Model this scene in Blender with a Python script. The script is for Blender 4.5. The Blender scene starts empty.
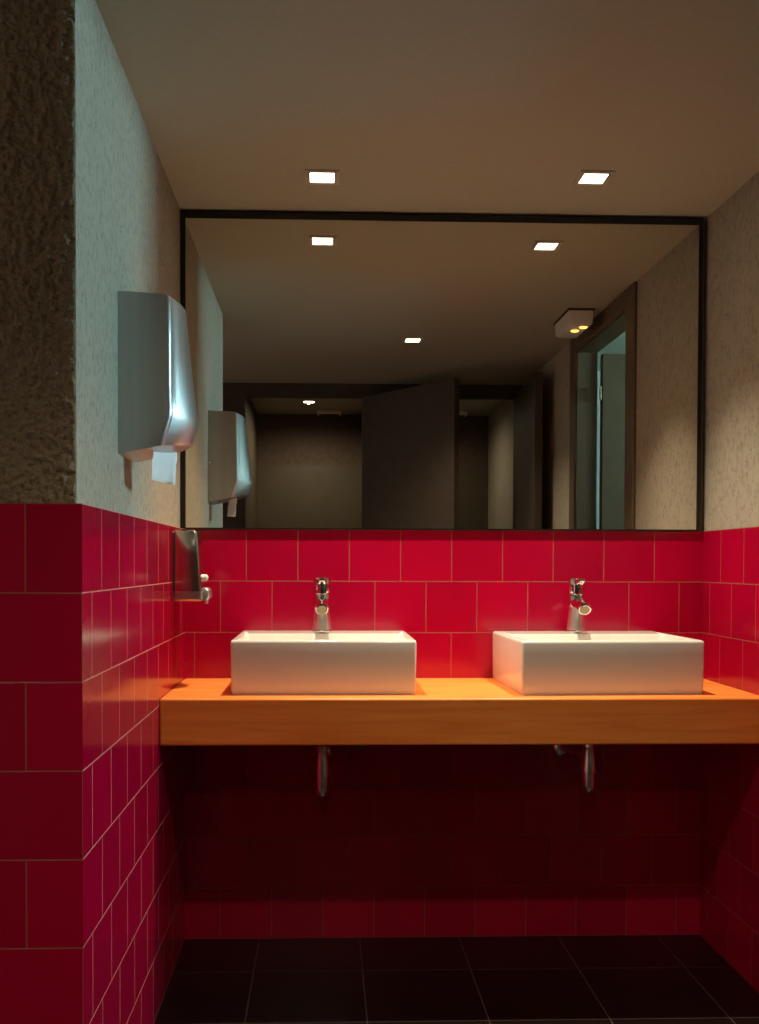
import bpy, bmesh, math
from mathutils import Vector, Matrix, noise

# ------------------------------------------------------------------ camera, light, exposure
SC = bpy.context.scene
COL = SC.collection
T = 0.165                                   # one wall tile; lengths below are in tiles


def P(x, y, z):
    return Vector((x * T, y * T, z * T))


W, H = 10.163, 14.14
cam_d = bpy.data.cameras.new('camera')
cam = bpy.data.objects.new('camera', cam_d)
COL.objects.link(cam)
SC.camera = cam
F_PX, CX, CY = 966.26, 354.58, 583.19
cam_d.sensor_fit = 'VERTICAL'
cam_d.sensor_width = cam_d.sensor_height = 24.0
cam_d.lens = F_PX / 1024 * 24.0
cam_d.shift_x = (379.5 - CX) / 1024
cam_d.shift_y = (CY - 512) / 1024
cam_d.clip_start = 0.01
yaw, pitch, roll = 0.03106, -0.01947, -0.00293
fwd = Vector((math.sin(yaw) * math.cos(pitch), math.cos(yaw) * math.cos(pitch), math.sin(pitch)))
right = Vector((math.cos(yaw), -math.sin(yaw), 0))
up = right.cross(fwd)
r2 = right * math.cos(roll) - up * math.sin(roll)
u2 = right * math.sin(roll) + up * math.cos(roll)
m = Matrix((r2, u2, -fwd)).transposed().to_4x4()
m.translation = P(2.7085, -18.8213, 7.3282)
cam.matrix_world = m

world = bpy.data.worlds.new('world')
SC.world = world
world.use_nodes = True
world.node_tree.nodes['Background'].inputs[0].default_value = (1.0, 0.80, 0.66, 1)
world.node_tree.nodes['Background'].inputs[1].default_value = 0.7

SC.view_settings.view_transform = 'Standard'
SC.view_settings.look = 'None'
SC.view_settings.gamma = 1
SC.view_settings.use_curve_mapping = False
SC.view_settings.exposure = 0.0
SC.cycles.use_denoising = True
SC.cycles.max_bounces = 14
SC.cycles.diffuse_bounces = 8
SC.cycles.glossy_bounces = 8
SC.cycles.sample_clamp_indirect = 6.0
SC.cycles.caustics_reflective = True

WARM = (1.0, 0.855, 0.63)
SPOT_W = 128.0            # basin downlights
ROOM_W = 95.0            # downlight in the middle of the room
STALL_W = 30.0            # downlights in the cubicles
WINDOW_E = 260.0           # daylight pane in the corridor
WINDOW_C = (0.50, 0.92, 1.05)


# ------------------------------------------------------------------ helpers
def new_bm():
    return bmesh.new()


def finish(name, bm, mat, parent=None, smooth=None, bevel=None, seg=2):
    bmesh.ops.remove_doubles(bm, verts=bm.verts, dist=1e-6)
    bmesh.ops.recalc_face_normals(bm, faces=bm.faces)
    me = bpy.data.meshes.new(name)
    bm.to_mesh(me)
    bm.free()
    for mm in (mat if isinstance(mat, (list, tuple)) else [mat]):
        me.materials.append(mm)
    o = bpy.data.objects.new(name, me)
    COL.objects.link(o)
    if parent is not None:
        o.parent = parent
        o.matrix_parent_inverse = Matrix.Translation(-parent.location)
    if bevel:
        b = o.modifiers.new('bevel', 'BEVEL')
        b.width = bevel * T
        b.segments = seg
        b.limit_method = 'ANGLE'
        b.angle_limit = math.radians(35)
    if smooth is not None:
        for p in me.polygons:
            p.use_smooth = True
        try:
            me.set_sharp_from_angle(angle=math.radians(smooth))
        except Exception:
            pass
    return o


def box(bm, x0, x1, y0, y1, z0, z1, mi=0):
    v = [bm.verts.new(P(x, y, z)) for z in (z0, z1) for y in (y0, y1) for x in (x0, x1)]
    for f in ((0, 1, 3, 2), (4, 5, 7, 6), (0, 1, 5, 4), (2, 3, 7, 6), (0, 2, 6, 4), (1, 3, 7, 5)):
        bm.faces.new([v[i] for i in f]).material_index = mi
    return bm


def loft(bm, rings, cap0=True, cap1=True, closed=True):
    vs = [[bm.verts.new(P(*p)) for p in r] for r in rings]
    n = len(vs[0])
    for a, b in zip(vs, vs[1:]):
        for i in range(n if closed else n - 1):
            j = (i + 1) % n
            bm.faces.new((a[i], a[j], b[j], b[i]))
    if cap0:
        bm.faces.new(vs[0])
    if cap1:
        bm.faces.new(vs[-1])
    return bm


def lathe(bm, c, prof, n=32, axis=(0, 0, 1), cap=True):
    """prof: list of (radius, distance along the axis)"""
    ax = Vector(axis).normalized()
    e1 = ax.orthogonal().normalized()
    e2 = ax.cross(e1)
    rings = []
    for r, h in prof:
        q = Vector(c) + ax * h
        r = max(r, 1e-4)
        rings.append([tuple(q + e1 * r * math.cos(2 * math.pi * k / n) + e2 * r * math.sin(2 * math.pi * k / n)) for k in range(n)])
    return loft(bm, rings, cap, cap)


def sweep(bm, pts, rad, n=16):
    pts = [Vector(p) for p in pts]
    rings = []
    prev = None
    for i, p in enumerate(pts):
        d = (pts[min(i + 1, len(pts) - 1)] - pts[max(i - 1, 0)]).normalized()
        e1 = d.orthogonal().normalized() if prev is None else (prev - d * prev.dot(d)).normalized()
        prev = e1
        e2 = d.cross(e1)
        r = rad[i] if isinstance(rad, (list, tuple)) else rad
        rings.append([tuple(p + e1 * r * math.cos(2 * math.pi * k / n) + e2 * r * math.sin(2 * math.pi * k / n)) for k in range(n)])
    return loft(bm, rings)


def rrect(x0, x1, y0, y1, r, z, n=6):
    out = []
    for cx, cy, a0 in ((x1 - r, y1 - r, 0), (x0 + r, y1 - r, 90), (x0 + r, y0 + r, 180), (x1 - r, y0 + r, 270)):
        for k in range(n + 1):
            a = math.radians(a0 + 90 * k / n)
            out.append((cx + r * math.cos(a), cy + r * math.sin(a), z))
    return out


def thing(name, label, cat, loc, group=None):
    o = bpy.data.objects.new(name, None)
    o.empty_display_size = 0.05
    COL.objects.link(o)
    o.location = P(*loc)
    return tag(o, label, cat, group)


def tag(o, label, cat, group=None):
    o['label'] = label
    o['category'] = cat
    if group:
        o['group'] = group
    return o


def structure(o, label=None):
    o['kind'] = 'structure'
    if label:
        o['label'] = label
    return o


# ------------------------------------------------------------------ materials
class NT:
    def __init__(self, name):
        self.m = bpy.data.materials.new(name)
        self.m.use_nodes = True
        self.t = self.m.node_tree
        self.b = self.t.nodes['Principled BSDF']

    def n(self, kind, **kw):
        nd = self.t.nodes.new(kind)
        for k, v in kw.items():
            setattr(nd, k, v)
        return nd

    def l(self, a, ai, b, bi):
        self.t.links.new(a.outputs[ai], b.inputs[bi])

    def set(self, **kw):
        for k, v in kw.items():
            self.b.inputs[k.replace('_', ' ')].default_value = v
        return self


def plain(name, col, rough=0.5, metal=0.0, **kw):
    q = NT(name)
    q.set(Base_Color=(*col, 1), Roughness=rough, Metallic=metal, **kw)
    return q.m


def mottled(name, col, rough=0.5, metal=0.0, scale=40, amount=0.15, bump=0.1, dist=0.001, stretch=(1, 1, 1), **kw):
    q = NT(name)
    q.set(Roughness=rough, Metallic=metal, **kw)
    co = q.n('ShaderNodeTexCoord')
    mp = q.n('ShaderNodeMapping')
    mp.inputs['Scale'].default_value = stretch
    q.l(co, 'Object', mp, 0)
    nz = q.n('ShaderNodeTexNoise')
    nz.inputs['Scale'].default_value = scale
    nz.inputs['Detail'].default_value = 5
    q.l(mp, 0, nz, 'Vector')
    rp = q.n('ShaderNodeValToRGB')
    rp.color_ramp.elements[0].position = 0.3
    rp.color_ramp.elements[1].position = 0.7
    rp.color_ramp.elements[0].color = (*[c * (1 - amount) for c in col], 1)
    rp.color_ramp.elements[1].color = (*[min(1, c * (1 + amount)) for c in col], 1)
    q.l(nz, 0, rp, 0)
    q.l(rp, 0, q.b, 'Base Color')
    if bump:
        bp = q.n('ShaderNodeBump')
        bp.inputs['Strength'].default_value = bump
        bp.inputs['Distance'].default_value = dist
        q.l(nz, 0, bp, 'Height')
        q.l(bp, 0, q.b, 'Normal')
    return q.m


def plaster(name, col, relief=1.0, scale=1.0, stretch=(1, 1, 1), pit_shade=0.5):
    q = NT(name)
    q.set(Roughness=0.9)
    q.b.inputs['Specular IOR Level'].default_value = 0.2
    co = q.n('ShaderNodeTexCoord')
    mp = q.n('ShaderNodeMapping')
    mp.inputs['Scale'].default_value = stretch
    q.l(co, 'Object', mp, 0)
    a = q.n('ShaderNodeTexNoise')
    a.inputs['Scale'].default_value = 130 * scale
    a.inputs['Detail'].default_value = 6
    a.inputs['Roughness'].default_value = 0.6
    b = q.n('ShaderNodeTexNoise')
    b.inputs['Scale'].default_value = 45 * scale
    b.inputs['Detail'].default_value = 3
    c = q.n('ShaderNodeTexNoise')
    c.inputs['Scale'].default_value = 3
    c.inputs['Detail'].default_value = 4
    for x in (a, b):
        q.l(mp, 0, x, 'Vector')
    q.l(co, 'Object', c, 'Vector')
    ad = q.n('ShaderNodeMath', operation='MULTIPLY_ADD')
    q.l(b, 0, ad, 0)
    ad.inputs[1].default_value = 0.8
    q.l(a, 0, ad, 2)
    rp = q.n('ShaderNodeValToRGB')
    e = rp.color_ramp.elements
    e[0].position, e[1].position = 0.68, 0.92
    e[0].color = (*[x * (1 - pit_shade) for x in col], 1)  # low spots darkened in colour, standing in for shade in the relief
    e[1].color = (*col, 1)
    q.l(ad, 0, rp, 0)
    mx = q.n('ShaderNodeMix', data_type='RGBA', blend_type='MULTIPLY')
    mx.inputs[0].default_value = 0.35
    rp2 = q.n('ShaderNodeValToRGB')
    rp2.color_ramp.elements[0].position, rp2.color_ramp.elements[1].position = 0.3, 0.7
    rp2.color_ramp.elements[0].color = (0.7, 0.7, 0.7, 1)
    q.l(c, 0, rp2, 0)
    q.l(rp, 0, mx, 6)
    q.l(rp2, 0, mx, 7)
    q.l(mx, 2, q.b, 'Base Color')
    bp = q.n('ShaderNodeBump')
    bp.inputs['Strength'].default_value = min(1, 0.8 * relief)
    bp.inputs['Distance'].default_value = 0.006 * relief
    q.l(ad, 0, bp, 'Height')
    q.l(bp, 0, q.b, 'Normal')
    return q.m


def tiles(name, axes, shift, offset=0.5, col=(0.40, 0.0025, 0.022), grout=(0.30, 0.085, 0.045), mortar=0.0085,
          size=1.0, rough=0.16, spec=0.5, row_shift=0.0, wav=0.25, var=0.12, height=None):
    """stack-bond wall tiles on the plane of the two given axes, in tile units"""
    q = NT(name)
    co = q.n('ShaderNodeTexCoord')
    sp = q.n('ShaderNodeSeparateXYZ')
    q.l(co, 'Object', sp, 0)
    cb = q.n('ShaderNodeCombineXYZ')
    for i, (axn, sh) in enumerate(zip(axes, (shift, row_shift))):
        mu = q.n('ShaderNodeMath', operation='MULTIPLY_ADD')
        q.l(sp, axn, mu, 0)
        mu.inputs[1].default_value = 1 / T
        mu.inputs[2].default_value = sh + 100 * size
        q.l(mu, 0, cb, i)
    br = q.n('ShaderNodeTexBrick')
    br.offset = offset
    br.offset_frequency = 2
    br.inputs['Scale'].default_value = 1
    br.inputs['Mortar Size'].default_value = mortar
    br.inputs['Mortar Smooth'].default_value = 0.15
    br.inputs['Bias'].default_value = 0
    br.inputs['Brick Width'].default_value = size
    br.inputs['Row Height'].default_value = height or size
    br.inputs['Color1'].default_value = (*[c * (1 - var) for c in col], 1)
    br.inputs['Color2'].default_value = (*[min(1, c * (1 + var)) for c in col], 1)
    br.inputs['Mortar'].default_value = (*grout, 1)
    q.l(cb, 0, br, 'Vector')
    q.l(br, 'Color', q.b, 'Base Color')
    rr = q.n('ShaderNodeMapRange')
    rr.inputs['To Min'].default_value = rough
    rr.inputs['To Max'].default_value = 0.8
    q.l(br, 'Fac', rr, 0)
    q.l(rr, 0, q.b, 'Roughness')
    q.b.inputs['Specular IOR Level'].default_value = spec
    nz = q.n('ShaderNodeTexNoise')
    nz.inputs['Scale'].default_value = 2.2
    nz.inputs['Detail'].default_value = 1
    q.l(cb, 0, nz, 'Vector')
    hm = q.n('ShaderNodeMath', operation='MULTIPLY_ADD')
    q.l(br, 'Fac', hm, 0)
    hm.inputs[1].default_value = -1
    nm = q.n('ShaderNodeMath', operation='MULTIPLY')
    q.l(nz, 0, nm, 0)
    nm.inputs[1].default_value = wav
    q.l(nm, 0, hm, 2)
    bp = q.n('ShaderNodeBump')
    bp.inputs['Strength'].default_value = 0.6
    bp.inputs['Distance'].default_value = 0.002
    q.l(hm, 0, bp, 'Height')
    q.l(bp, 0, q.b, 'Normal')
    return q.m


def wood(name, c0, c1, c2):
    q = NT(name)
    q.set(Roughness=0.38)
    q.b.inputs['Specular IOR Level'].default_value = 0.4
    co = q.n('ShaderNodeTexCoord')
    mp = q.n('ShaderNodeMapping')
    mp.inputs['Scale'].default_value = (1.6, 16, 22)
    q.l(co, 'Object', mp, 0)
    a = q.n('ShaderNodeTexNoise')
    a.inputs['Scale'].default_value = 2.2
    a.inputs['Detail'].default_value = 7
    a.inputs['Distortion'].default_value = 0.6
    q.l(mp, 0, a, 'Vector')
    rp = q.n('ShaderNodeValToRGB')
    e = rp.color_ramp.elements
    e[0].position, e[1].position = 0.3, 0.72
    e[0].color, e[1].color = (*c0, 1), (*c2, 1)
    k = e.new(0.5)
    k.color = (*c1, 1)
    q.l(a, 0, rp, 0)
    q.l(rp, 0, q.b, 'Base Color')
    bp = q.n('ShaderNodeBump')
    bp.inputs['Strength'].default_value = 0.12
    bp.inputs['Distance'].default_value = 0.001
    q.l(a, 0, bp, 'Height')
    q.l(bp, 0, q.b, 'Normal')
    return q.m


def glow(name, col, strength):
    q = NT(name)
    q.set(Base_Color=(0.8, 0.8, 0.8, 1))
    q.b.inputs['Emission Color'].default_value = (*col, 1)
    q.b.inputs['Emission Strength'].default_value = strength
    return q.m


RED = (0.40, 0.0015, 0.031)
M = {}
M['tile_back'] = tiles('red_tile_back', ('X', 'Z'), -1.19, col=RED)
M['tile_left'] = tiles('red_tile_left', ('Y', 'Z'), 1.978, col=RED, grout=(0.5, 0.25, 0.16))  # same grout as the other walls, coloured paler for the light falling here
M['tile_right'] = tiles('red_tile_right', ('Y', 'Z'), 0.843, col=RED)
M['tile_pier'] = tiles('red_tile_pier', ('X', 'Z'), 0.63, offset=0.37, col=RED)
M['plaster'] = plaster('grey_plaster', (0.42, 0.38, 0.30), relief=0.5, scale=1.5, stretch=(1, 1, 0.6), pit_shade=0.34)
M['plaster_rough'] = plaster('rough_plaster', (0.32, 0.245, 0.155), relief=1, scale=2.6, pit_shade=0.5)
M['ceiling'] = mottled('ceiling_paint', (0.44, 0.42, 0.33), rough=0.9, scale=60, amount=0.03, bump=0.05)
M['floor'] = tiles('floor_tile', ('X', 'Y'), 0.51, offset=0.0, col=(0.006, 0.0035, 0.003), grout=(0.05, 0.03, 0.022),
                   mortar=0.012, size=1.96, rough=0.3, row_shift=-0.42, wav=0.1)
M['dark_panel'] = mottled('dark_panel', (0.052, 0.037, 0.025), rough=0.55, scale=14, amount=0.15, bump=0)
M['stall_upper'] = mottled('stall_upper_paint', (0.10, 0.07, 0.05), rough=0.8, scale=30, amount=0.15)
M['stall_lower'] = mottled('stall_lower_tile', (0.085, 0.067, 0.043), rough=0.5, scale=10, amount=0.06, bump=0)
M['door'] = mottled('door_laminate', (0.085, 0.052, 0.020), rough=0.5, scale=8, amount=0.08, bump=0)
M['door_frame'] = plain('door_frame_paint', (0.12, 0.088, 0.055), 0.45)
M['corridor'] = mottled('corridor_paint', (0.36, 0.39, 0.37), rough=0.9, scale=20, amount=0.03, bump=0)
M['wood'] = wood('beech_counter', (0.76, 0.20, 0.03), (0.84, 0.245, 0.043), (0.90, 0.30, 0.065))
M['ceramic'] = plain('white_ceramic', (0.72, 0.69, 0.63), 0.12)
M['chrome'] = plain('chrome', (0.78, 0.77, 0.75), 0.06, 1.0)
M['chrome_satin'] = plain('satin_chrome', (0.92, 0.90, 0.86), 0.3, 1.0)
M['dark_chrome'] = plain('aerator_mesh', (0.25, 0.2, 0.12), 0.4, 1.0)
M['steel'] = mottled('brushed_steel', (0.52, 0.52, 0.50), rough=0.38, metal=1.0, scale=60, amount=0.06, bump=0.04, dist=0.0005, stretch=(1, 1, 0.05))
M['steel_polished'] = plain('polished_steel', (0.55, 0.50, 0.45), 0.16, 1.0)
M['black_frame'] = plain('black_frame', (0.008, 0.006, 0.005), 0.35)
M['mirror'] = plain('mirror_silver', (0.80, 0.77, 0.70), 0.0, 1.0)
M['paper'] = mottled('paper', (0.95, 0.95, 0.93), rough=0.9, scale=80, amount=0.03, bump=0.2)
M['white_plastic'] = plain('white_plastic', (0.75, 0.72, 0.66), 0.4)
M['lamp_lens'] = glow('lamp_glass', (1.0, 0.86, 0.62), 14.0)
M['lamp_frame'] = plain('lamp_frame', (0.6, 0.55, 0.48), 0.35, 0.3)
M['amber'] = glow('amber_bulb', (1.0, 0.36, 0.05), 5.0)
M['daylight'] = glow('daylight_pane', WINDOW_C, WINDOW_E)
M['rubber'] = plain('dark_gasket', (0.03, 0.028, 0.025), 0.6)

# ------------------------------------------------------------------ the setting
XL, YF = -6.0, -25.4                        # far left side of the room, back of the cubicles
XC = 21.0                                   # far wall of the corridor beyond the door

bm = box(new_bm(), XL - 12, XC + .3, YF - .3, .6, -.4, 0)
structure(finish('floor', bm, M['floor']))
bm = box(new_bm(), XL - 12, XC + .3, YF - .3, .6, H, H + .4)
structure(finish('ceiling', bm, M['ceiling']))

# back wall with the mirror: plaster core and red tile band
bm = box(new_bm(), -.5, W + .5, .09, .6, 0, H)
wall_back = structure(finish('wall_back', bm, M['plaster']))
bm = box(new_bm(), 0, W, 0, .09, 0, 8)
finish('tile_cladding', bm, M['tile_back'], wall_back)

# left wall ends in a pier whose face looks into the room
YP = -7.93
bm = box(new_bm(), XL, -.08, YP + .08, .6, 0, H)
wall_left = finish('wall_left', bm, [M['plaster'], M['plaster_rough']])
for p in wall_left.data.polygons:
    if p.normal.y < -.5:
        p.material_index = 1
structure(wall_left)
# trowelled relief of the coarse render on the pier face
bm = new_bm()
NX, NZ = 96, 400
grid = []
for j in range(NZ + 1):
    row = []
    for i in range(NX + 1):
        x, z = -1.6 + 1.52 * i / NX, 8 + (H - 8) * j / NZ
        q = Vector((x * 12.0, z * 12.0, 1.7))
        h = noise.noise(q) * .6 + noise.noise(q * 2.1) * .45 + noise.noise(q * .45) * .3
        row.append(bm.verts.new(P(x, YP + .075 - .042 * min(1, max(0, .5 + h)) * (0 if i == NX else 1), z)))
    grid.append(row)
for j in range(NZ):
    for i in range(NX):
        bm.faces.new((grid[j][i], grid[j][i + 1], grid[j + 1][i + 1], grid[j + 1][i]))
finish('render_coat', bm, M['plaster_rough'], wall_left, smooth=80)
bm = new_bm()
box(bm, XL, 0, YP, YP + .08, 0, 8, 0)
tc = finish('tile_cladding', bm, [M['tile_pier'], M['tile_left']], wall_left)
for p in tc.data.polygons:
    if p.normal.x > .5:
        p.material_index = 1
bm = box(new_bm(), -.08, 0, YP + .08, 0, 0, 8)
finish('tile_cladding', bm, M['tile_left'], wall_left)

# right wall with the doorway
XR, XO = W + .02, W + .62
DN, DF, DZ = -4.98, -9.85, 13.66             # doorway: near and far jamb, head height
bm = new_bm()
box(bm, XR, XO, DN, .6, 0, H)
box(bm, XR, XO, YF, DF, 0, H)
box(bm, XR, XO, DF, DN, DZ, H)
wall_right = structure(finish('wall_right', bm, M['plaster']))
bm = box(new_bm(), W, XR, -4.33, 0, 0, 8)
finish('tile_cladding', bm, M['tile_right'], wall_right)

# cubicle front, partition, back wall
bm = new_bm()
SF = -17.83
box(bm, XL, XR, SF - .28, SF, 13.62, H)
box(bm, XL, -.28, SF - .28, SF, 0, 13.62)
box(bm, 9.95, XR, SF - .28, SF, 0, 13.62)
box(bm, 4.32, 4.65, SF - .28, SF, 0, 13.62)
structure(finish('wall_cubicle_front', bm, M['dark_panel']))
bm = box(new_bm(), -.62, -.34, YF, SF - .28, 0, H)
structure(finish('wall_cubicle_left', bm, M['stall_lower']))
bm = box(new_bm(), 4.36, 4.61, YF, -20.3, 0, H)
structure(finish('wall_cubicle_partition', bm, M['stall_lower']))
bm = box(new_bm(), XL - .3, XO, YF - .3, YF, 11.82, H)
wf = structure(finish('wall_front', bm, M['stall_upper']))
bm = box(new_bm(), XL - .3, XO, YF - .3, YF + .04, 0, 11.82)
finish('dado_cladding', bm, M['stall_lower'], wf)

# corridor beyond the door, with its window
bm = new_bm()
box(bm, XO, XC, 0.0, .3, 0, H)
box(bm, XO, XC, -15.3, -15.0, 0, H)
structure(finish('wall_corridor_sides', bm, M['corridor']))
WY0, WY1, WZ0, WZ1 = -8.1, -5.5, 12.0, 13.9
bm = new_bm()
box(bm, XC, XC + .3, -15.3, WY0, 0, H)
box(bm, XC, XC + .3, WY1, .3, 0, H)
box(bm, XC, XC + .3, WY0, WY1, 0, WZ0)
box(bm, XC, XC + .3, WY0, WY1, WZ1, H)
structure(finish('wall_corridor', bm, M['corridor']))
bm = new_bm()
for a in (WY0, (WY0 + WY1) / 2 - .1, WY1 - .2):
    box(bm, XC - .05, XC + .2, a, a + .2, WZ0, WZ1)
for a in (WZ0, WZ1 - .2):
    box(bm, XC - .05, XC + .2, WY0, WY1, a, a + .2)
win = structure(finish('window_1', bm, M['white_plastic']))
bm = box(new_bm(), XC + .12, XC + .18, WY0, WY1, WZ0, WZ1)
finish('pane', bm, M['daylight'], win)

# entrance door: casing on the room side, lining in the reveal, leaf standing open into the corridor
d = bpy.data.objects.new('door_1', None)
COL.objects.link(d)
d.location = P(XR, DF, 0)
structure(d, 'brown entrance door standing open in the right wall')
CN, CF = -4.33, DF - .55
bm = new_bm()
box(bm, W - .06, XR, DN, CN, 0, H - .01)
box(bm, W - .06, XR, CF, DF, 0, H - .01)
box(bm, W - .06, XR, DF, DN, DZ, H - .01)
finish('casing', bm, M['door_frame'], d, bevel=.03)
bm = new_bm()
box(bm, XR, XO, DN - .04, DN, 0, DZ)
box(bm, XR, XO, DF, DF + .04, 0, DZ)
box(bm, XR, XO, DF, DN, DZ - .04, DZ)
finish('lining', bm, M['door'], d)
bm = box(new_bm(), XO + .12, XO + 4.7, DF - .1, DF + .15, .06, DZ - .08)
leaf = finish('leaf', bm, M['door'], d, bevel=.02)
for z in (2.2, 7.2, 12.2):
    bm = lathe(new_bm(), (XO + .06, DF + .17, z), [(.03, 0), (.03, .4)], 12)
    finish('hinge', bm, M['dark_chrome'], d)
bm = sweep(new_bm(), [(XO + 4.3, DF + .15, 6.3), (XO + 4.3, DF + .45, 6.3), (XO + 3.6, DF + .45, 6.3)], .07, 10)
finish('handle', bm, M['chrome'], leaf)


def stall_door(name, a, b, label):
    dd = bpy.data.objects.new(name, None)
    COL.objects.link(dd)
    dd.location = P(a[0], a[1], 0)
    structure(dd, label)
    v = Vector((b[0] - a[0], b[1] - a[1], 0))
    n = Vector((-v.y, v.x, 0)).normalized() * .13
    ring = lambda z: [(a[0] + n.x, a[1] + n.y, z), (b[0] + n.x, b[1] + n.y, z), (b[0] - n.x, b[1] - n.y, z), (a[0] - n.x, a[1] - n.y, z)]
    lf = finish('leaf', loft(new_bm(), [ring(.3), ring(13.6)]), M['dark_panel'], dd, bevel=.02)
    c = Vector(a) + (Vector(b) - Vector(a)) * .92
    for s in (1, -1):
        bm = lathe(new_bm(), (c.x + n.x * s, c.y + n.y * s, 6.2), [(.09, -.02), (.09, .12), (.16, .2), (.16, .38), (.1, .42)], 16, axis=tuple(n * s))
        finish('knob', bm, M['chrome'], lf)
    return dd


stall_door('door_2', (4.2, SF + .16, 0), (7.15, -13.83, 0), 'dark cubicle door standing ajar, seen in the mirror')
stall_door('door_3', (9.95, SF + .16, 0), (9.66, -12.6, 0), 'dark cubicle door folded right back by the wall')

# ------------------------------------------------------------------ counter
bm = box(new_bm(), 0, W, -2.9, 0, 4.33, 5.11)
tag(finish('vanity_counter', bm, M['wood'], bevel=.035, seg=3, smooth=40),
    'thick orange beech wood counter running wall to wall under the mirror', 'counter')

# ------------------------------------------------------------------ mirror
t = thing('wall_mirror', 'wide black-rimmed mirror filling the wall above the red tiles', 'mirror', (W / 2, 0, 8))
bm = new_bm()
MX0, MX1, MZ0, MZ1 = -.075, 10.08, 8.005, 14.085
IX0, IX1, IZ0, IZ1 = .025, 10.0, 8.03, 13.965
yb, yf = .09, -.06
box(bm, MX0, IX0, yf, yb, MZ0, MZ1)
box(bm, IX1, MX1, yf, yb, MZ0, MZ1)
box(bm, IX0, IX1, yf, yb, IZ1, MZ1)
box(bm, IX0, IX1, yf, yb, MZ0, IZ0)
finish('frame', bm, M['black_frame'], t)
bm = box(new_bm(), IX0, IX1, -.05, .05, IZ0, IZ1)
finish('glass', bm, M['mirror'], t)

# ------------------------------------------------------------------ basins
def basin(x0, x1, label, turn=0, dy=0):
    y0, y1, z0, z1 = -2.45 - dy, -.03 - dy, 5.11, 6.04
    t = thing('wash_basin', label, 'basin', ((x0 + x1) / 2, (y0 + y1) / 2, z0), 'white rectangular basins on the counter')
    b = .035
    rings = [rrect(x0 + .03, x1 - .03, y0 + .03, y1 - .02, .04, z0),
             rrect(x0 + .01, x1 - .01, y0 + .01, y1, .05, z0 + .05),
             rrect(x0, x1, y0, y1, .055, z1 - .05),
             rrect(x0 + .012, x1 - .012, y0 + .012, y1 - .012, .055, z1 - .012),
             rrect(x0 + .04, x1 - .04, y0 + .04, y1 - .04, .05, z1),
             rrect(x0 + .11, x1 - .11, y0 + .11, y1 - .86, .08, z1),
             rrect(x0 + .13, x1 - .13, y0 + .13, y1 - .88, .09, z1 - .03),
             rrect(x0 + .22, x1 - .22, y0 + .20, y1 - .95, .16, z1 - .42),
             rrect(x0 + .36, x1 - .36, y0 + .32, y1 - 1.05, .2, z1 - .55),
             rrect(x0 + 1.2, x1 - 1.2, y0 + .6, y1 - 1.3, .15, z1 - .60)]
    finish('bowl', loft(new_bm(), rings), M['ceramic'], t, smooth=50)
    cx, cy = (x0 + x1) / 2, (y0 + .6 + y1 - 1.3) / 2
    bm = lathe(new_bm(), (cx, cy, z1 - .6), [(.2, 0), (.2, .02), (.17, .035), (.05, .03)], 28)
    finish('drain', bm, M['chrome'], t, smooth=40)
    t.rotation_euler.z = math.radians(turn)


basin(1.117, 4.28, 'white rectangular basin standing on the counter at its left half')
basin(6.01, 9.205, 'white rectangular basin on the counter nearer the right wall', 2.0, .05)


# ------------------------------------------------------------------ taps
def tap(x, label):
    y, z = -.43, 6.04
    t = thing('basin_tap', label, 'tap', (x, y, z), 'chrome mixer taps')
    finish('base_ring', lathe(new_bm(), (x, y, z), [(.2, 0), (.2, .03), (.185, .045)], 36), M['chrome'], t, smooth=40)
    prof = [(.18, .04), (.175, .09), (.155, .28), (.135, .44), (.13, .52)]
    finish('body', lathe(new_bm(), (x, y, z), prof, 36), M['chrome_satin'], t, smooth=40)
    finish('collar', lathe(new_bm(), (x, y, z), [(.125, .47), (.148, .5), (.152, .53), (.152, .72), (.14, .735)], 36), M['chrome'], t, smooth=40)
    sp = finish('spout', sweep(new_bm(), [(x, y - .06, z + .55), (x, y - .25, z + .545), (x, y - .42, z + .53), (x, y - .53, z + .505), (x, y - .585, z + .48)],
                               [.125, .123, .12, .118, .116], 24), M['chrome'], t, smooth=40)
    axis = Vector((0, -.85, -.5)).normalized()
    c = Vector((x, y - .59, z + .475))
    bm = lathe(new_bm(), tuple(c), [(.116, -.02), (.118, .03), (.1, .045), (.085, .045)], 24, axis=axis)
    finish('aerator_ring', bm, M['chrome'], sp, smooth=40)
    bm = lathe(new_bm(), tuple(c + axis * .045), [(.086, -.01), (.086, .005)], 24, axis=axis)
    finish('aerator', bm, M['dark_chrome'], sp)
    prof = [(.14, .745), (.162, .75), (.166, .78), (.166, .99), (.152, 1.03), (.09, 1.04)]
    hd = finish('handle', lathe(new_bm(), (x, y, z), prof, 36), M['chrome'], t, smooth=40)
    rings = []
    for yy, hw, zc, th in ((y - .08, .085, z + .95, .05), (y - .25, .075, z + .96, .045), (y - .42, .055, z + 1.0, .035)):
        rings.append([(x - hw, yy, zc - th), (x + hw, yy, zc - th), (x + hw, yy, zc + th), (x - hw, yy, zc + th)])
    finish('lever', loft(new_bm(), rings), M['chrome'], hd, bevel=.02)
    bm = lathe(new_bm(), (x, y - .156, z + .85), [(.03, -.01), (.03, .008), (.02, .012)], 16, axis=(0, -1, 0))
    finish('indicator', bm, M['rubber'], hd)


tap(2.66, 'chrome mixer tap on the back rim of the left basin')
tap(7.54, 'chrome mixer tap on the back rim of the right basin')


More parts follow.
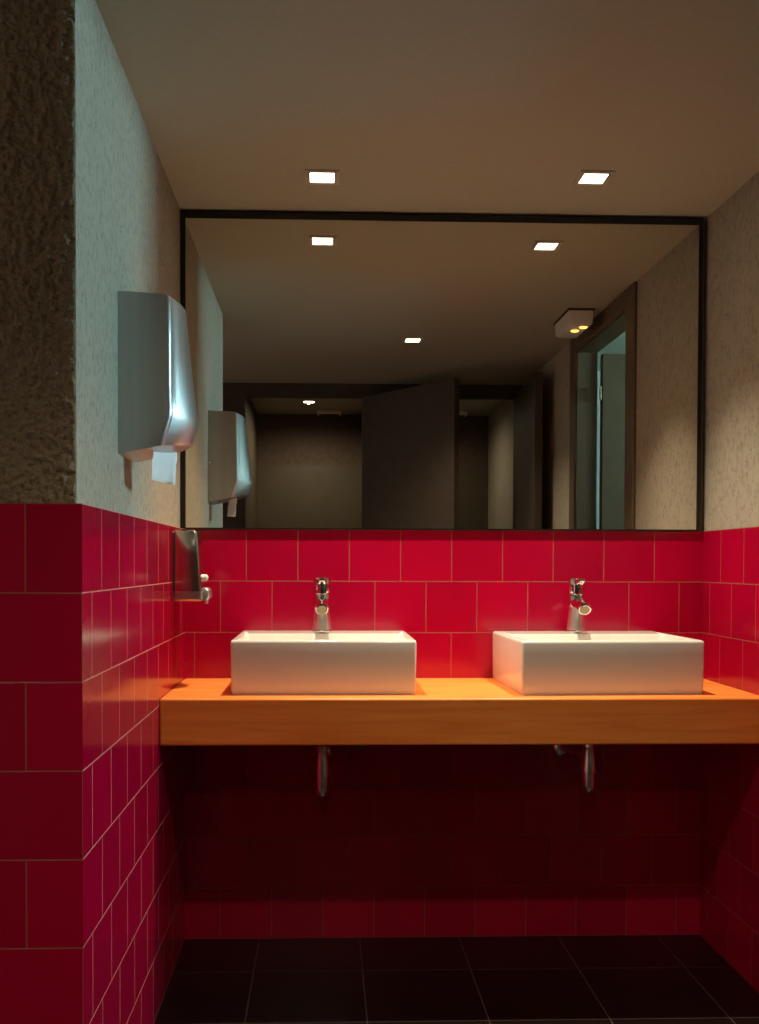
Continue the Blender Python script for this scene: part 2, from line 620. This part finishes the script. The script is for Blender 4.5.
# ------------------------------------------------------------------ waste traps and valves under the counter
def trap(x, zb, xw, label):
    y = -1.0
    t = thing('bottle_trap', label, 'trap', (x, y, zb), 'chrome bottle traps below the counter')
    finish('inlet_pipe', lathe(new_bm(), (x, y, zb), [(.075, .85), (.075, 4.33 - zb)], 24), M['chrome_satin'], t, smooth=40)
    finish('nut', lathe(new_bm(), (x, y, zb), [(.085, .84), (.115, .86), (.115, .95), (.085, .97)], 12), M['chrome_satin'], t)
    finish('body', lathe(new_bm(), (x, y, zb), [(.1, .86), (.125, .78), (.165, .42), (.165, .40), (.13, .39)], 28), M['chrome_satin'], t, smooth=30)
    finish('cup', lathe(new_bm(), (x, y, zb), [(.02, 0), (.085, .012), (.125, .06), (.135, .14), (.138, .4)], 28), M['chrome_satin'], t, smooth=40)
    finish('outlet_pipe', sweep(new_bm(), [(x, y + .05, zb + .66), (xw, -.05, zb + .66)], .065, 16), M['chrome_satin'], t, smooth=40)
    finish('rosette', lathe(new_bm(), (xw, 0, zb + .66), [(.2, 0), (.19, -.03), (.1, -.09)], 28, axis=(0, 1, 0)), M['chrome_satin'], t, smooth=40)


trap(2.667, 3.02, 2.667, 'chrome bottle trap hanging under the left basin')
trap(7.645, 3.09, 7.38, 'chrome bottle trap hanging under the right basin')


def valve(x, z, label):
    t = thing('angle_valve', label, 'valve', (x, 0, z), None)
    finish('rosette', lathe(new_bm(), (x, 0, z), [(.2, 0), (.195, .025), (.1, .075)], 28, axis=(0, -1, 0)), M['chrome'], t, smooth=40)
    finish('body', lathe(new_bm(), (x, 0, z), [(.075, .02), (.075, .22), (.09, .23), (.09, .3)], 20, axis=(0, -1, 0)), M['chrome'], t, smooth=40)
    finish('knob', lathe(new_bm(), (x, -.3, z), [(.05, 0), (.13, .03), (.13, .15), (.1, .18)], 16, axis=(0, -1, 0)), M['chrome'], t, smooth=30)
    finish('hose', sweep(new_bm(), [(x, -.25, z + .05), (x, -.25, z + .3), (x, -.26, 4.33)], .04, 10), M['steel'], t, smooth=60)


valve(3.38, 3.93, 'chrome stop valve tucked under the counter right of the left trap')

# ------------------------------------------------------------------ towel dispenser on the left wall
YN, YFR = -5.68, -4.5
t = thing('towel_dispenser', 'brushed steel paper towel dispenser on the grey plaster left wall', 'dispenser', (-.08, (YN + YFR) / 2, 8.87))


def section(z, ds, dc, wy=1.0, r=.07, zs=0.0, xb=-.08):
    """outline at one height: wall, near side, bowed front, far side"""
    yc = (YN + YFR) / 2
    hw = (YFR - YN) / 2 * wy
    pts = [(xb, yc - hw)]
    for k in range(1, 4):
        pts.append((xb + (ds - r - xb) * k / 3, yc - hw))
    for k in range(1, 6):
        a = math.radians(90 * k / 6)
        pts.append((ds - r + r * math.sin(a), yc - hw + r - r * math.cos(a)))
    n = 14
    for k in range(n + 1):
        s = -1 + 2 * k / n
        bow = (1 - abs(s) ** 1.7)
        pts.append((ds + (dc - ds) * bow, yc + (hw - r) * s))
    for k in range(1, 6):
        a = math.radians(90 * k / 6)
        pts.append((ds - r + r * math.cos(a), yc + hw - r + r * math.sin(a)))
    for k in range(3, 0, -1):
        pts.append((xb + (ds - r - xb) * k / 3, yc + hw))
    pts.append((xb, yc + hw))
    return [(x, y, z - .07 + zs * max(0, x - xb)) for x, y in pts]


rings = [section(11.07, .56, .64, .96, zs=-.05), section(11.055, .61, .71, .99, zs=-.06), section(11.01, .635, .745, 1, zs=-.06), section(10.4, .635, .80),
         section(9.8, .64, .87), section(9.43, .645, .92), section(9.38, .64, .925), section(9.2, .585, .885, zs=.02), section(9.0, .54, .84, .995, zs=.08), section(8.88, .52, .80, .985, zs=.2)]
cover = finish('cover', loft(new_bm(), rings), M['steel'], t, smooth=28)
bm = lathe(new_bm(), (-.02, YFR - .01, 9.75), [(.035, 0), (.035, .03), (.02, .035)], 16, axis=(0, 1, 0))
finish('lock', bm, M['chrome'], cover)
# paper hanging from the slot
bm = new_bm()
path = [(8.885, 0.0), (8.84, -.02), (8.75, -.02), (8.62, .0), (8.54, .03), (8.50, .07)]
fr, bk = [], []
rings = []
for z, o in path:
    row = []
    for k in range(9):
        s = k / 8
        x = .31 + .25 * s + (.02 if z > 8.8 else .0) - o * .2
        y = -5.30 + .50 * s + .05 * math.sin(s * math.pi) + o * (1 if s < .8 else .3)
        row.append((x, y, z - (.03 * s if z < 8.6 else (-.05 * s if z > 8.87 else 0))))
    rings.append(row + [(x, y + .012, z) for x, y, z in reversed(row)])
paper = finish('paper_towel', loft(bm, rings), M['paper'], smooth=60)
tag(paper, 'white paper towel end hanging out of the steel dispenser', 'paper towel')

# ------------------------------------------------------------------ soap dispenser low on the left tiles
SY0, SY1 = -1.66, -.95
t = thing('soap_dispenser', 'small steel soap dispenser on the red tiles beside the mirror corner', 'dispenser', (0, (SY0 + SY1) / 2, 6.68))
bm = box(new_bm(), 0, .05, SY0 - .02, SY1 + .02, 6.72, 7.9)
finish('back_plate', bm, M['steel_polished'], t, bevel=.02)


def soap_ring(z, d, wy=1.0, r=.06):
    yc = (SY0 + SY1) / 2
    hw = (SY1 - SY0) / 2 * wy
    return [(x, y, z) for x, y, _ in rrect(.03, d, yc - hw, yc + hw, min(r, d / 3), 0, 5)]


rings = [soap_ring(7.93, .36, .8), soap_ring(7.915, .43, .94), soap_ring(7.87, .462, 1), soap_ring(7.5, .485), soap_ring(7.1, .515), soap_ring(6.84, .535)]
cv = finish('cover', loft(new_bm(), rings), M['steel_polished'], t, smooth=35)
rings = [soap_ring(6.84, .55, 1.02), soap_ring(6.70, .55, 1.02), soap_ring(6.67, .52, .96)]
finish('base', loft(new_bm(), rings), M['steel'], t, smooth=35)
yc = (SY0 + SY1) / 2
rings = [rrect(.5, .62, yc - .2, yc + .2, .05, 6.69), rrect(.5, .66, yc - .2, yc + .2, .06, 6.74), rrect(.5, .655, yc - .2, yc + .2, .06, 6.86), rrect(.5, .6, yc - .18, yc + .18, .04, 6.9)]
finish('push_lever', loft(new_bm(), rings), M['steel'], t, smooth=35)
bm = lathe(new_bm(), (.5, yc - .1, 7.08), [(.06, 0), (.06, .09), (.03, .12)], 16, axis=(1, 0, 0))
finish('push_button', bm, M['white_plastic'], t)
bm = lathe(new_bm(), (.58, yc, 6.7), [(.03, 0), (.03, -.07), (.015, -.09)], 12)
finish('nozzle', bm, M['white_plastic'], t)


# ------------------------------------------------------------------ ceiling fittings
def downlight(x, y, label, watts, size=.30, cone=120, soft=.18, group='square recessed ceiling downlights'):
    t = thing('ceiling_downlight', label, 'downlight', (x, y, H), group)
    bm = new_bm()
    s, i, z = size, size * .70, H - .035
    for a in ((-s, s, -s, -i), (-s, s, i, s), (-s, -i, -i, i), (i, s, -i, i)):
        box(bm, x + a[0], x + a[1], y + a[2], y + a[3], z, H)
    finish('frame', bm, M['lamp_frame'], t)
    bm = box(new_bm(), x - i, x + i, y - i, y + i, H - .02, H)
    finish('lens', bm, M['lamp_lens'], t)
    ld = bpy.data.lights.new('downlight_lamp', 'SPOT')
    ld.energy = watts
    ld.color = WARM
    ld.spot_size = math.radians(cone)
    ld.spot_blend = 1.0
    ld.shadow_soft_size = soft * T
    lo = bpy.data.objects.new('lamp', ld)
    COL.objects.link(lo)
    lo.location = P(x, y, H - .06)
    lo.parent = t
    lo.matrix_parent_inverse = Matrix.Translation(-t.location)


downlight(2.65, -1.72, 'lit square downlight in the ceiling above the left basin', SPOT_W, cone=80)
downlight(7.41, -1.86, 'lit square downlight in the ceiling above the right basin', SPOT_W, cone=80)
downlight(5.36, -10.6, 'lit square downlight in mid room, seen reflected high in the mirror', ROOM_W)
downlight(2.04, -21.87, 'lit downlight inside the open left cubicle, reflected in the mirror', STALL_W, cone=168, soft=.05)
downlight(6.75, -21.87, 'downlight inside the right cubicle, behind its ajar door', STALL_W * .5, cone=168, soft=.05)

for x0, label in ((2.36, 'pale slim vent on the left cubicle ceiling, reflected beside its downlight'),
                  (7.97, 'pale slim vent on the right cubicle ceiling, reflected past the ajar door')):
    t = thing('ceiling_vent', label, 'vent', (x0 + .53, -24.4, H), 'cubicle ceiling vents')
    bm = box(new_bm(), x0, x0 + 1.06, -24.7, -24.1, H - .17, H)
    b = finish('housing', bm, M['white_plastic'], t, bevel=.03)
    bm = new_bm()
    for k in range(4):
        box(bm, x0 + .1, x0 + .96, -24.62 + .13 * k, -24.56 + .13 * k, H - .18, H - .16)
    finish('grille', bm, M['rubber'], t)

t = thing('emergency_light', 'white boxy emergency light glowing amber on the ceiling by the door', 'emergency light', (9.5, -7.6, H))
bm = box(new_bm(), 9.15, 9.86, -8.5, -6.82, H - .06, H)
finish('base', bm, M['rubber'], t)
rg = [rrect(9.17, 9.84, -8.47, -6.85, .05, H - .05), rrect(9.19, 9.82, -8.44, -6.88, .05, H - .38), rrect(9.26, 9.75, -8.36, -6.96, .07, H - .44)]
finish('diffuser', loft(new_bm(), rg), M['white_plastic'], t, smooth=35)
for x, y in ((9.5, -7.5), (9.62, -7.1)):
    bm = lathe(new_bm(), (x, y, H - .43), [(.02, -.05), (.09, -.035), (.12, 0), (.11, .03)], 16)
    finish('bulb', bm, M['amber'], t, smooth=60)
